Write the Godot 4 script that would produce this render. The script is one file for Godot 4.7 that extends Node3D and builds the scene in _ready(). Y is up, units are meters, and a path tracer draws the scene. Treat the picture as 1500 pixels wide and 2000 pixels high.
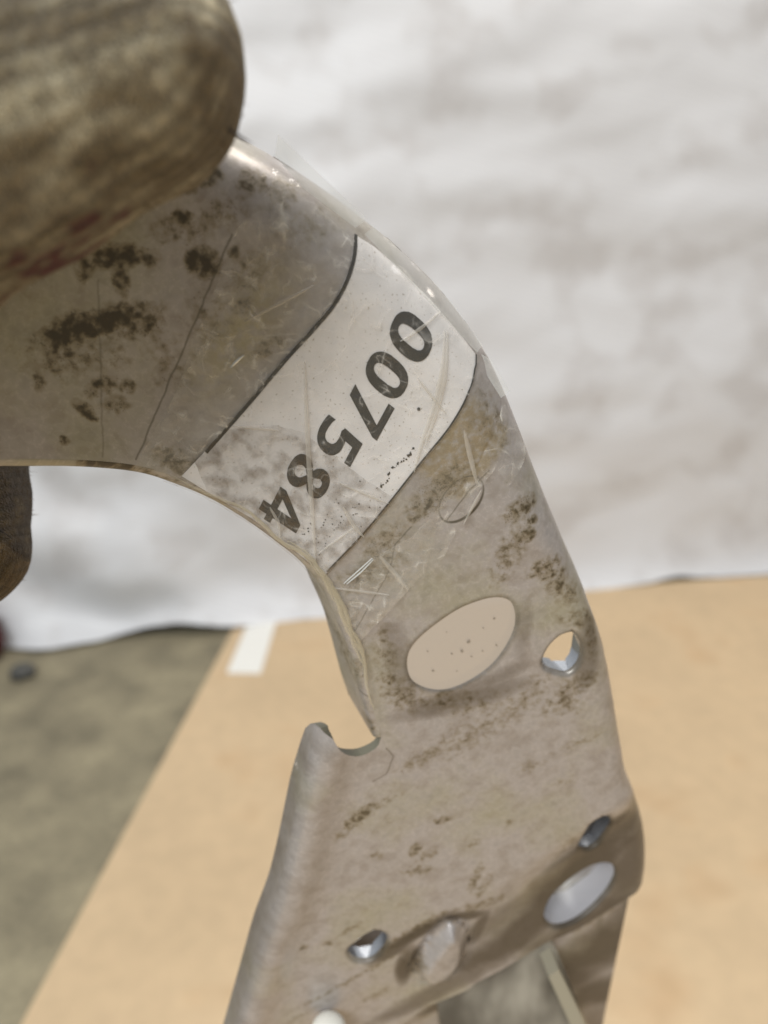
extends Node3D
# A dirty cast bracket with a taped paper tag, held up by a knit work glove in front of a white tarp,
# a sheet of brown card and a concrete floor.  Bracket shapes are in millimetres in the bracket's own flat pattern.

const MM := 0.001
const OUTER := [-84.7, 64.7, -71.6, 65.8, -60.4, 66.3, -49.2, 65.5, -37.8, 63.4, -30.0, 60.2, -24.4, 57.7, -16.9, 53.6, -10.0, 49.0, -4.7, 45.1, 3.8, 38.7, 11.9, 30.9, 19.6, 21.6, 24.9, 13.4, 30.8, 2.3, 37.5, -12.7, 43.2, -25.1, 50.1, -39.9, 56.9, -56.1, 62.2, -73.4, 67.3, -92.2, 71.5, -106.6, 78.6, -120.5, 84.8, -134.0, 89.0, -149.9, 91.2, -171.2, 90.9, -187.9]
const INNER := [-101.2, 9.3, -86.3, 7.3, -73.2, 6.1, -59.7, 4.8, -48.7, 2.7, -41.3, -0.5, -34.7, -4.4, -28.0, -9.9, -22.0, -15.9, -16.8, -21.5, -12.6, -28.5, -9.4, -37.0, -6.6, -45.9, -4.7, -55.2, -2.6, -66.6, -0.7, -75.2]
const NOTCH := [-0.7, -75.2, -2.0, -78.5, -5.9, -80.1, -8.9, -78.5, -11.4, -75.4, -13.1, -71.7, -15.0, -69.6]
const RIDGE := [-13.9, -67.2, -16.5, -82.7, -19.0, -92.2, -26.2, -125.2, -32.7, -145.5, -40.8, -175.7, -48.6, -203.9]
const BOTTOM := [97.5, -158.6, 90.6, -160.2, 87.5, -165.7, 66.4, -173.7, 54.2, -175.5, 45.4, -179.2, 31.2, -186.8, 27.4, -190.3, 14.4, -195.5, 7.1, -202.3, -8.5, -220.7]
const HOLE_BIG := [29.6, -38.0, 25.5, -37.0, 18.8, -38.8, 12.2, -42.9, 7.4, -47.5, 5.8, -52.1, 6.7, -57.6, 10.2, -61.0, 15.4, -62.4, 21.2, -60.6, 26.6, -56.6, 30.1, -51.2, 31.8, -45.8, 31.4, -41.0]
const HOLE_SMALL := [47.6, -50.1, 50.0, -53.9, 49.9, -59.1, 47.4, -62.0, 43.9, -61.0, 41.1, -59.1, 40.5, -56.6, 41.7, -53.2, 43.8, -50.7, 46.0, -49.8]
const SLOT_A := [66.6, -118.5, 72.0, -129.8, 70.0, -138.4, 65.3, -140.0, 61.5, -134.4, 60.6, -122.0, 63.0, -118.0]
const SLOT_B := [75.4, -150.0, 77.8, -155.7, 74.5, -163.0, 67.4, -169.0, 60.1, -170.6, 55.2, -168.2, 53.0, -163.0, 55.3, -156.2, 62.2, -151.0, 69.3, -148.5]
const SLOT_C := [-1.5, -150.7, 1.1, -155.0, -0.0, -159.5, -3.9, -163.8, -8.6, -162.5, -10.8, -157.7, -7.7, -153.8, -4.6, -151.1]
const POCKET := [22.0, -152.4, 26.7, -160.9, 25.7, -172.6, 20.2, -180.1, 12.7, -180.6, 9.6, -172.3, 12.8, -162.3, 17.3, -153.9]
const LABEL := [-4.4, 44.7, -6.2, 38.9, -9.2, 33.1, -13.6, 28.1, -18.7, 23.0, -27.1, 13.9, -35.7, 4.9, -40.7, 0.0, -34.9, -4.9, -28.2, -10.3, -22.2, -16.2, -17.2, -21.6, -13.6, -26.4, -3.4, -15.3, 7.6, -1.2, 13.9, 6.9, 18.3, 15.4, 20.5, 20.8, 15.1, 26.8, 9.3, 33.4, 3.8, 38.7, -0.5, 42.5]
const TAPE := [-18.5, 56.7, -21.1, 43.7, -29.2, 32.5, -39.0, 18.6, -49.1, 3.2, -34.9, -4.9, -22.2, -16.2, -12.8, -29.0, -7.3, -46.1, 1.2, -36.9, 9.3, -26.9, 12.4, -11.8, 19.8, -1.5, 22.7, 6.3, 26.6, 12.7, 20.1, 21.6, 11.9, 30.9, 3.8, 39.1, -4.6, 46.0, -11.7, 52.0]
const DIGITS := [5.2, 25.5, 0.5, 18.3, -3.4, 11.3, -9.5, 5.0, -15.7, -2.2, -21.3, -9.3]
const WALL := 2.8        # thickness of the casting

var c_outer: PackedVector2Array
var c_inner: PackedVector2Array
var c_ridge: PackedVector2Array
var holes: Array = []          # closed contours
var hole_box: Array = []
var pocket: PackedVector2Array
var dents := FastNoiseLite.new()
var crumple := FastNoiseLite.new()
var rnd := 12345


func _ready():
	# ---- camera
	var cam := Camera3D.new()
	cam.name = "camera"
	add_child(cam)
	cam.transform = Transform3D(Basis(Vector3(0.99756, -0.06634, 0.02156), Vector3(0.06976, 0.94874, -0.30826), Vector3(0.0, 0.30902, 0.95106)).orthonormalized(), Vector3(0, 0.70, 0))
	cam.fov = 67.4
	cam.near = 0.01
	cam.far = 60.0
	var lens := CameraAttributesPhysical.new()
	lens.frustum_focal_length = 17.994
	lens.frustum_focus_distance = 0.159
	lens.frustum_near = 0.01
	lens.frustum_far = 60.0
	lens.exposure_aperture = 6.8
	cam.attributes = lens
	cam.fov = 67.4
	# ---- surroundings and exposure
	var we := WorldEnvironment.new()
	we.name = "surroundings"
	var env := Environment.new()
	env.background_mode = Environment.BG_COLOR
	env.background_color = Color(0.25, 0.25, 0.25).linear_to_srgb()
	env.tonemap_mode = Environment.TONE_MAPPER_LINEAR
	env.tonemap_exposure = 1.0
	env.sdfgi_enabled = true
	env.ssao_enabled = true
	env.ssil_enabled = true
	we.environment = env
	add_child(we)
	# ---- ceiling lamps
	lamp(Vector3(0.5, 2.7, -0.75), Vector2(1.4, 0.7), 3.9, Color(1.0, 0.975, 0.94))
	lamp(Vector3(-0.7, 2.1, 1.6), Vector2(1.4, 0.7), 6.2, Color(0.975, 0.99, 1.0))

	dents.seed = 11; dents.frequency = 0.03; dents.fractal_octaves = 3
	crumple.seed = 23; crumple.frequency = 0.16; crumple.fractal_octaves = 3

	make_setting()
	make_bracket()
	make_glove()


# ------------------------------------------------------------------ helpers
func rf() -> float:
	rnd = (rnd * 1103515245 + 12345) & 0x7fffffff
	return float((rnd >> 8) & 0xffff) / 65535.0


func lamp(at: Vector3, size: Vector2, energy: float, col: Color):
	var l := AreaLight3D.new()
	l.name = "ceiling_lamp_light"
	l.area_size = size
	l.area_normalize_energy = true
	l.light_energy = energy
	l.light_color = col
	l.shadow_enabled = true
	add_child(l, true)
	l.position = at
	l.rotation = Vector3(-PI / 2 if at.z < 0.0 else -0.95, 0, 0)


func tag(o: Node3D, label: String, category := "", group := "", kind := ""):
	if label: o.set_meta("label", label)
	if category: o.set_meta("category", category)
	if group: o.set_meta("group", group)
	if kind: o.set_meta("kind", kind)


func arr_mesh(sets: Array, mats: Array) -> ArrayMesh:
	var m := ArrayMesh.new()
	for i in sets.size():
		var s: Dictionary = sets[i]
		if s.i.size() == 0: continue
		var a := []
		a.resize(Mesh.ARRAY_MAX)
		a[Mesh.ARRAY_VERTEX] = s.v
		a[Mesh.ARRAY_NORMAL] = s.n
		a[Mesh.ARRAY_TEX_UV] = s.u
		if s.c.size() == s.v.size(): a[Mesh.ARRAY_COLOR] = s.c
		a[Mesh.ARRAY_INDEX] = s.i
		m.add_surface_from_arrays(Mesh.PRIMITIVE_TRIANGLES, a)
		m.surface_set_material(m.get_surface_count() - 1, mats[i])
	return m


func buf() -> Dictionary:
	return {"v": PackedVector3Array(), "n": PackedVector3Array(), "u": PackedVector2Array(), "c": PackedColorArray(), "i": PackedInt32Array()}


func vert(b: Dictionary, p: Vector3, n: Vector3, u := Vector2.ZERO) -> int:
	b.v.append(p); b.n.append(n); b.u.append(u)
	return b.v.size() - 1


# clockwise seen from the side the normals point to
func tri(b: Dictionary, i: int, j: int, k: int):
	var p: Vector3 = b.v[i]
	var want: Vector3 = b.n[i] + b.n[j] + b.n[k]
	var x: Vector3 = (b.v[j] - p).cross(b.v[k] - p)
	if x.dot(want) > 0.0:
		b.i.append_array([i, k, j])
	else:
		b.i.append_array([i, j, k])


func quad(b: Dictionary, p0: Vector3, p1: Vector3, p2: Vector3, p3: Vector3, n: Vector3, u := Vector2.ZERO):
	var s := vert(b, p0, n, u)
	vert(b, p1, n, u); vert(b, p2, n, u); vert(b, p3, n, u)
	tri(b, s, s + 1, s + 2); tri(b, s, s + 2, s + 3)


func put(called: String, mesh: Mesh, parent: Node = self) -> MeshInstance3D:
	var o := MeshInstance3D.new()
	o.name = called
	o.mesh = mesh
	o.cast_shadow = GeometryInstance3D.SHADOW_CASTING_SETTING_ON
	parent.add_child(o, true)
	return o


func paint(col: Color, rough: float, metal := 0.0, spec := 0.5) -> StandardMaterial3D:
	var m := StandardMaterial3D.new()
	m.albedo_color = col
	m.roughness = rough
	m.metallic = metal
	m.metallic_specular = spec
	return m


func noise_img(size: int, freq: float, seed_: int, kind := 0, octaves := 4) -> PackedByteArray:
	var n := FastNoiseLite.new()
	n.seed = seed_
	n.frequency = freq
	n.fractal_octaves = octaves
	n.noise_type = [FastNoiseLite.TYPE_SIMPLEX_SMOOTH, FastNoiseLite.TYPE_CELLULAR, FastNoiseLite.TYPE_VALUE_CUBIC][kind]
	var im: Image = n.get_seamless_image(size, size)
	im.convert(Image.FORMAT_L8)
	return im.get_data()


# smooth curve through flat list of x, y
func curve(flat: Array, step: float, closed := false) -> PackedVector2Array:
	var p := PackedVector2Array()
	for i in range(0, flat.size(), 2): p.append(Vector2(flat[i], flat[i + 1]))
	var n := p.size()
	var out := PackedVector2Array()
	for i in (n if closed else n - 1):
		var a := p[(i - 1 + n) % n] if closed or i > 0 else p[0] * 2.0 - p[1]
		var b := p[i]
		var c := p[(i + 1) % n]
		var d := p[(i + 2) % n] if closed or i + 2 < n else c * 2.0 - b
		var k := maxi(1, roundi(b.distance_to(c) / step))
		for j in k: out.append(b.cubic_interpolate(c, a, d, float(j) / k))
	if not closed: out.append(p[n - 1])
	return out


func offset_curve(c: PackedVector2Array, by: float) -> PackedVector2Array:   # positive = to the left of the direction
	var out := PackedVector2Array()
	for i in c.size():
		var t := (c[mini(i + 1, c.size() - 1)] - c[maxi(i - 1, 0)]).normalized()
		out.append(c[i] + Vector2(-t.y, t.x) * by)
	return out


# signed distance (positive on the `side`: 1 left, -1 right), nearest point, outward normal
func near(c: PackedVector2Array, p: Vector2, side: float) -> Array:
	var best := 1e9
	var q := Vector2.ZERO
	var at := 0
	for i in c.size() - 1:
		var a := c[i]
		var ab := c[i + 1] - a
		var t := clampf((p - a).dot(ab) / ab.length_squared(), 0.0, 1.0)
		var r := a + ab * t
		var d := p.distance_squared_to(r)
		if d < best:
			best = d; q = r; at = i
	var t := clampf((q - c[at]).length() / maxf(0.001, (c[at + 1] - c[at]).length()), 0.0, 1.0)
	var d0 := (c[at + 1] - c[maxi(at - 1, 0)]).normalized()
	var d1 := (c[mini(at + 2, c.size() - 1)] - c[at]).normalized()
	var dir := d0.lerp(d1, t).normalized()
	var nrm := Vector2(-dir.y, dir.x) * side
	var s := sqrt(best)
	if (p - q).dot(nrm) < 0.0: s = -s
	return [s, q, nrm]


func ring_dist(c: PackedVector2Array, p: Vector2) -> float:      # distance to a closed contour
	var best := 1e9
	var n := c.size()
	for i in n:
		var a := c[i]
		var ab := c[(i + 1) % n] - a
		var t := clampf((p - a).dot(ab) / ab.length_squared(), 0.0, 1.0)
		best = minf(best, p.distance_squared_to(a + ab * t))
	return sqrt(best)


# ------------------------------------------------------------------ the bracket's surface
func roll(p: Vector2) -> float:         # bend radius of the outer edge
	return lerpf(6.5, 12.0, smoothstep(-40.0, 10.0, p.y))


func step_back(p: Vector2) -> float:     # the lower end steps back under a slanting line
	var j0 := Vector2(74.0, -107.0)
	var jd := Vector2(-0.8001, -0.5998)
	var along := (p - j0).dot(jd)
	var below := (p - j0).dot(Vector2(-jd.y, jd.x))
	if below <= 0.0: return 0.0
	return -smoothstep(0.0, 24.0, below) * lerpf(9.0, 1.5, smoothstep(15.0, 75.0, along))


func relief(p: Vector2) -> float:
	var z := 0.14 * dents.get_noise_2d(p.x * 1.4, p.y * 1.4) + 0.25 * dents.get_noise_2d(p.x * 0.3 + 90.0, p.y * 0.3)
	# raised lip along the folded side
	if p.y < -60.0 and p.x < 20.0:
		var d: float = absf(near(c_ridge, p, -1.0)[0])
		z += 3.4 * exp(-pow(d / 6.0, 2.0)) * smoothstep(-60.0, -80.0, p.y)
	# rounded mouths of the holes
	for h in holes.size():
		var bx: Rect2 = hole_box[h]
		if bx.has_point(p):
			var d := ring_dist(holes[h], p)
			var r := 0.5 if h == 0 else 1.3
			if d < r: z -= r - sqrt(maxf(0.0, r * r - (r - d) * (r - d)))
	if p.distance_to(Vector2(18, -165)) < 22.0:
		var d := ring_dist(pocket, p)
		if Geometry2D.is_point_in_polygon(p, pocket): z += 4.0 * smoothstep(0.0, 4.5, d)
		else: z -= 1.0 * (1.0 - smoothstep(0.0, 3.0, d))
	return z


func surf(p: Vector2, lift := 0.0) -> Vector3:
	var z := relief(p) + lift
	var o := near(c_outer, p, 1.0)
	if o[0] > 0.0: return bend(o, z, roll(o[1]), 1.42) + Vector3(0, 0, step_back(o[1]))
	if p.y < -66.0 and p.x < 30.0:
		var r := near(c_ridge, p, -1.0)
		if r[0] > 0.0: return bend(r, z, 2.4, 1.02) + Vector3(0, 0, step_back(r[1]))
	return Vector3(p.x, p.y, z + step_back(p))


func bend(o: Array, z: float, r: float, most: float) -> Vector3:
	var q: Vector2 = o[1]
	var n: Vector2 = o[2]
	var s: float = o[0]
	var a := minf(s / r, most)
	var rest := maxf(0.0, s - r * most)
	var out := r * sin(a) + rest * cos(a) + z * sin(a)
	var down := r * (1.0 - cos(a)) + rest * sin(a) - z * cos(a)
	return Vector3(q.x + n.x * out, q.y + n.y * out, -down)


func surf_normal(p: Vector2) -> Vector3:
	var e := 0.2
	var dx := surf(p + Vector2(e, 0)) - surf(p - Vector2(e, 0))
	var dy := surf(p + Vector2(0, e)) - surf(p - Vector2(0, e))
	var n := dx.cross(dy).normalized()
	return n if n.length_squared() > 0.5 else Vector3(0, 0, 1)


# triangulates a flat domain: outline, cut-outs, extra points; returns [points, triangles]
func mesh_flat(outline: PackedVector2Array, cuts: Array, extra: PackedVector2Array, step: float) -> Array:
	var pts := PackedVector2Array()
	pts.append_array(outline)
	for c in cuts: pts.append_array(c)
	pts.append_array(extra)
	var box := Rect2(outline[0], Vector2.ZERO)
	for p in outline: box = box.expand(p)
	var row := 0
	var y := box.position.y
	while y < box.end.y:
		var x := box.position.x + (step * 0.5 if row % 2 else 0.0)
		while x < box.end.x:
			var p := Vector2(x + (rf() - 0.5) * step * 0.25, y + (rf() - 0.5) * step * 0.25)
			x += step
			if not Geometry2D.is_point_in_polygon(p, outline): continue
			if ring_dist(outline, p) < step * 0.45: continue
			var ok := true
			for c in cuts:
				if p.distance_to(c[0]) < 45.0 and (Geometry2D.is_point_in_polygon(p, c) or ring_dist(c, p) < 1.9):
					ok = false; break
			if ok: pts.append(p)
		y += step * 0.866
		row += 1
	var raw := Geometry2D.triangulate_delaunay(pts)
	var out := PackedInt32Array()
	for t in range(0, raw.size(), 3):
		var a := pts[raw[t]]
		var b := pts[raw[t + 1]]
		var c := pts[raw[t + 2]]
		var m := (a + b + c) / 3.0
		if absf((b - a).cross(c - a)) < 0.004: continue
		if not Geometry2D.is_point_in_polygon(m, outline): continue
		var ok := true
		for h in cuts:
			if m.distance_to(h[0]) < 45.0 and Geometry2D.is_point_in_polygon(m, h):
				ok = false; break
		if ok: out.append_array([raw[t], raw[t + 1], raw[t + 2]])
	return [pts, out]


# front, back and rim of a sheet laid on the bracket's surface
func sheet(flat: Array, lift: Callable, thick: float, uv0: Vector2, uvs: Vector2, front: Dictionary, rim: Dictionary, deep := {}, plain_rim := {}):
	var pts: PackedVector2Array = flat[0]
	var t: PackedInt32Array = flat[1]
	var n := pts.size()
	var base: int = front.v.size()
	var ps := PackedVector3Array()
	var ns := PackedVector3Array()
	for p in pts:
		ns.append(surf_normal(p))
		ps.append(surf(p, lift.call(p)))
	for k in n: vert(front, ps[k] * MM, ns[k], (pts[k] - uv0) * uvs)
	for k in n: vert(front, (ps[k] - ns[k] * thick) * MM, -ns[k], (pts[k] - uv0) * uvs)
	var edges := {}
	for k in range(0, t.size(), 3):
		tri(front, base + t[k], base + t[k + 1], base + t[k + 2])
		tri(front, base + n + t[k], base + n + t[k + 1], base + n + t[k + 2])
		for e in 3:
			var i := t[k + e]
			var j := t[k + (e + 1) % 3]
			var key := Vector2i(mini(i, j), maxi(i, j))
			if edges.has(key): edges.erase(key)
			else: edges[key] = t[k + (e + 2) % 3]
	for key in edges:
		var i: int = key.x
		var j: int = key.y
		var inside: int = edges[key]
		var mid := (ps[i] + ps[j]) * 0.5
		var nm := (ns[i] + ns[j]).normalized()
		var along := (ps[j] - ps[i]).normalized()
		var o := along.cross(nm)
		if o.dot(ps[inside] - mid) > 0.0: o = -o
		var d: float = maxf(thick, maxf(deep.get(i, 0.0), deep.get(j, 0.0)))
		quad(rim.bright if d > 9.0 else rim if deep.has(i) and deep.has(j) or plain_rim.is_empty() else plain_rim, ps[i] * MM, ps[j] * MM, (ps[j] - ns[j] * d) * MM, (ps[i] - ns[i] * d) * MM, o, (pts[i] - uv0) * uvs)
		if d > thick:     # a collar has an outside too
			var w := o * -1.6
			quad(rim, (ps[i] + w - ns[i] * thick) * MM, (ps[j] + w - ns[j] * thick) * MM, (ps[j] + w - ns[j] * d) * MM, (ps[i] + w - ns[i] * d) * MM, -o)
			quad(rim, (ps[i] - ns[i] * d) * MM, (ps[j] - ns[j] * d) * MM, (ps[j] + w - ns[j] * d) * MM, (ps[i] + w - ns[i] * d) * MM, -nm)


# a narrow ribbon laid along a line on the bracket's surface
func ribbon(line: PackedVector2Array, w: float, lift: float, mat: Material, called: String, parent: Node, taper := true, high := 0.0) -> MeshInstance3D:
	var b := buf()
	var n := line.size()
	for i in n:
		var d := (line[mini(i + 1, n - 1)] - line[maxi(i - 1, 0)]).normalized()
		var s := Vector2(-d.y, d.x)
		var k := w * 0.5 * (sqrt(maxf(0.06, sin(PI * i / (n - 1)))) if taper else 1.0)
		var nm := surf_normal(line[i])
		var l := surf(line[i] + s * k, lift)
		var m := surf(line[i], lift + high)
		var r := surf(line[i] - s * k, lift)
		var sd := (l - r).normalized()
		vert(b, l * MM, (nm + sd * 0.8 * signf(high)).normalized(), Vector2(0, i))
		vert(b, m * MM, nm, Vector2(0.5, i))
		vert(b, r * MM, (nm - sd * 0.8 * signf(high)).normalized(), Vector2(1, i))
		if i:
			var v: int = b.v.size() - 6
			for e in 2:
				tri(b, v + e, v + e + 1, v + e + 3); tri(b, v + e + 1, v + e + 4, v + e + 3)
	return put(called, arr_mesh([b], [mat]), parent)


func bracket_texture() -> Array:
	# flat pattern from (-112, -222) to (100, 82) at 0.15 mm a pixel
	var w := 1414
	var h := 2026
	var big := noise_img(512, 0.006, 3)
	var mid := noise_img(512, 0.022, 5)
	var fin := noise_img(512, 0.09, 7)
	var grain := noise_img(512, 0.35, 9, 0, 2)
	var soot := PackedFloat32Array()
	soot.resize(w * h)
	# where grime sits: x, y, half length, half width, angle (deg), strength
	var spots := [
		[-51.8, 30.6, 8.5, 1.7, 12, 1.5], [-58.1, 29.1, 3.5, 1.8, 45, 1.35], [-46.0, 30.8, 4, 2.6, -10, 1.0], [-60.2, 24.6, 1.2, 3.5, 0, 0.8], [-47.0, 41.8, 4, 1.6, 5, 1.25], [-46.7, 38.4, 1.2, 3, 0, 1.0], [-52.2, 41.1, 1.3, 2.6, -20, 1.0], [-57.2, 41.3, 2, 1, 20, 0.8], [-42.3, 41.7, 2.4, 1.3, 0, 0.9], [-32.5, 40.4, 2.4, 2.2, 0, 1.35], [-35.1, 47.4, 1.8, 1.3, 0, 1.2], [-27.0, 42.0, 0.9, 0.9, 0, 1.1], [-35.4, 53.2, 1.2, 1.2, 0, 0.9], [-33.2, 53.4, 0.9, 1.6, 0, 0.9], [-29.8, 54.6, 2.4, 1.3, 30, 0.8], [-35.8, 45.8, 4, 2.5, 0, 0.5], [-28.7, 48.1, 5, 3, 20, 0.45], [-57.9, 25.4, 1, 3, 0, 0.7], [-53.2, 18.9, 2.6, 1.4, 20, 1.0], [-56.6, 14.7, 2.2, 1.0, -50, 1.1], [-48.3, 18.6, 1.3, 1.2, 0, 0.8], [-51.5, 15.4, 2.4, 1.6, 0, 0.6], [-63.6, 20.5, 1, 1.4, 0, 0.7], [-61.3, 8.9, 0.8, 0.8, 0, 0.9], [-56.2, 25.3, 8, 4, 0, 0.45], [-22.1, 54.1, 3, 2, 20, 0.6], [-17.0, 52.0, 4, 2.5, 30, 0.5], [-25.1, 38.6, 4, 3, 30, 0.5], [-26.5, 32.4, 2, 1.2, 30, 0.7], [-22.4, 24.6, 3, 1.2, 20, 0.75], [-20.5, 25.5, 1.6, 1.2, 0, 0.7], [-32.2, 30.7, 4, 5, 0, 0.4], [-40.3, 23.6, 4, 6, 20, 0.35], [-13.8, 45.3, 5, 3, 30, 0.4],
		[31, -14, 4, 2.2, 30, 0.75], [32, -20.5, 2.4, 1.8, 20, 0.9], [34, -17, 1.2, 1.0, 0, 0.9], [29, -25, 7, 3, 70, 0.5], [38, -30, 4, 2.5, 10, 0.8], [41, -33, 3, 4, 20, 0.9], [44, -37, 5, 3, -30, 0.7],
		[50, -46, 6, 2, -15, 0.75], [53, -52, 2.2, 6, 10, 0.7], [50, -66, 5, 3, 20, 0.75], [46, -72, 6, 3, -10, 0.55], [39, -64, 4, 3, 0, 0.45], [48, -71, 2, 2, 0, 1.0],
		[4, -61, 3.5, 7, 35, 0.7], [16, -66, 8, 2.4, -5, 0.75], [0, -48, 3, 8, 10, 0.5], [24, -69, 7, 3, 20, 0.5], [35, -70, 8, 4, 30, 0.5], [22, -79, 12, 4, 25, 0.5], [10, -84, 6, 2, 30, 0.65],
		[-6, -101, 5, 1.8, 35, 0.95], [-9, -105, 5, 1.5, 40, 0.8], [0, -98, 5, 1.2, 25, 0.6], [9, -118, 1.4, 2.4, -20, 1.1], [12, -121, 3, 2, 30, 0.6], [16, -108, 2, 1.3, 0, 0.85], [-2, -118, 1.5, 1.5, 0, 0.7],
		[10, -127, 4, 2, 0, 0.7], [26, -119, 2, 1.2, 40, 0.6], [27, -134, 5, 1.4, 75, 0.75], [30, -138, 5, 1.4, 70, 0.7], [30, -147, 8, 2.2, 8, 0.75], [10, -153, 9, 2.2, 32, 1.0], [3, -158, 5, 1.6, 32, 0.9], [9, -169, 3, 6, 0, 0.8],
		[-10, -147, 5, 1.0, 32, 0.6], [-8, -170, 18, 1.1, 30, 0.65], [-17, -152, 1.2, 1.2, 0, 0.9], [-24, -151, 1.2, 1.2, 0, 0.8], [-3, -183, 5, 1.2, 30, 0.7], [-28, -186, 10, 1.0, 30, 0.6],
		[40, -92, 4, 2, 20, 0.45], [53, -86, 6, 1.2, 18, 0.5], [50, -100, 3, 1.4, 30, 0.4], [60, -126, 9, 4, 40, 0.6], [56, -131, 5, 2, 40, 0.7], [36, -112, 1.2, 1.2, 0, 0.7], [-30, -3, 4, 7, -40, 0.8], [-41, 3, 5, 2, -35, 0.8], [-20, -14, 3, 5, -40, 0.6],
		[1, -2, 3, 6, -50, 0.3], [12, -8, 8, 3, 40, 0.65], [8, -12, 3, 2, 40, 0.8], [0, -20, 5, 3, 45, 0.6], [-3, -27, 9, 3, 30, 0.5], [-9, -34, 3, 8, 15, 0.4], [23, 7, 4, 8, 30, 0.35]]
	for s in spots:
		var ca := cos(deg_to_rad(s[4]))
		var sa := sin(deg_to_rad(s[4]))
		var reach: float = maxf(s[2], s[3]) * 1.7
		for iy in range(maxi(0, int((82.0 - s[1] - reach) / 0.15)), mini(h, int((82.0 - s[1] + reach) / 0.15))):
			for ix in range(maxi(0, int((s[0] + 112.0 - reach) / 0.15)), mini(w, int((s[0] + 112.0 + reach) / 0.15))):
				var dx: float = ix * 0.15 - 112.0 - s[0]
				var dy: float = 82.0 - iy * 0.15 - s[1]
				var a: float = (dx * ca + dy * sa) / s[2]
				var b: float = (dy * ca - dx * sa) / s[3]
				var e := a * a + b * b
				if e < 2.8:
					var at := iy * w + ix
					soot[at] = maxf(soot[at], s[5] * (0.8 if s[1] < -28.0 else 1.0) * (1.0 - e / 2.8))
	# scratched pencil ring, tape-edge lines: distance to thin strokes
	var strokes := [[Vector2(22.6, -4.0), Vector2(18, -9.0)], [Vector2(18, -9.0), Vector2(13.6, -15.6)], [Vector2(2.5, -20), Vector2(1, -27)], [Vector2(1, -27), Vector2(-7, -42)], [Vector2(6, -16), Vector2(2.5, -20)], [Vector2(-27, 45), Vector2(-49, 4)], [Vector2(-50.5, 38), Vector2(-55, 5)], [Vector2(0.5, -79), Vector2(2.5, -82)], [Vector2(2.5, -82), Vector2(0.5, -88)], [Vector2(0.5, -88), Vector2(-3, -90)]]
	var line := PackedFloat32Array()
	line.resize(w * h)
	for s in strokes:
		var a: Vector2 = s[0]
		var b: Vector2 = s[1]
		var k := int(a.distance_to(b) / 0.1)
		for i in k:
			var p := a.lerp(b, float(i) / k) + Vector2(0.25 * dents.get_noise_2d(i * 0.7, a.x * 9.0), 0)
			dab(line, w, h, p, 0.26, 0.28 if a.x < -50.0 else 0.5)
	for i in 420:
		var a := TAU * i / 420.0
		var q := Vector2(16.9, -10.3) + Vector2(6.0 * cos(a), 4.1 * sin(a)).rotated(0.93)
		dab(line, w, h, q, 0.24 + 0.26 * maxf(0.0, -sin(a + 0.5)), 0.42 + 0.55 * maxf(0.0, -sin(a + 0.5)))
	for ring in holes:
		for p in ring: dab(line, w, h, p, 1.7, 0.30)
	# painted shade on step, lower edge and folded side; dirt around holes and bump
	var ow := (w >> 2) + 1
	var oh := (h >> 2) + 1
	var shade_and_dirt := PackedFloat32Array()
	shade_and_dirt.resize(ow * oh)
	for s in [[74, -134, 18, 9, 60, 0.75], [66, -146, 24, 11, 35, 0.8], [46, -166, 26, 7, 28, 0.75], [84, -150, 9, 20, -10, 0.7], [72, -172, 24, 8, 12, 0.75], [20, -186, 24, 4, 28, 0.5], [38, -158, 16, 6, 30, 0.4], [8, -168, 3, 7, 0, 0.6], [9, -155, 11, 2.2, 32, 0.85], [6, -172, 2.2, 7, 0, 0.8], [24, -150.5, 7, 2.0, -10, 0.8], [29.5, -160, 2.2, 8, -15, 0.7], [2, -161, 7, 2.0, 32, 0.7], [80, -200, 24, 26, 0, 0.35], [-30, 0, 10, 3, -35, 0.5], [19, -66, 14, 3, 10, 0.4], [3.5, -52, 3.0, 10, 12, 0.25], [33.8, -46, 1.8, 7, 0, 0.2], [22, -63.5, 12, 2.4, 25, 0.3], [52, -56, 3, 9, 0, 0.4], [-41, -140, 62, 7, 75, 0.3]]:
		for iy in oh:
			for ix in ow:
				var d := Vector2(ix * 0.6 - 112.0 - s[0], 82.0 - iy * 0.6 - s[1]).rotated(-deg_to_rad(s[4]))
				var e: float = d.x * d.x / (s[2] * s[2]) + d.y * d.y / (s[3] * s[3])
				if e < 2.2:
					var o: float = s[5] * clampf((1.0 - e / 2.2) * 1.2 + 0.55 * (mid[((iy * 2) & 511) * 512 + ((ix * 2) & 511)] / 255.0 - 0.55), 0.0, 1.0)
					shade_and_dirt[iy * ow + ix] = maxf(shade_and_dirt[iy * ow + ix], o)
	var data := PackedByteArray()
	data.resize(w * h * 3)
	var high := PackedByteArray()
	high.resize(w * h)
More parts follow.
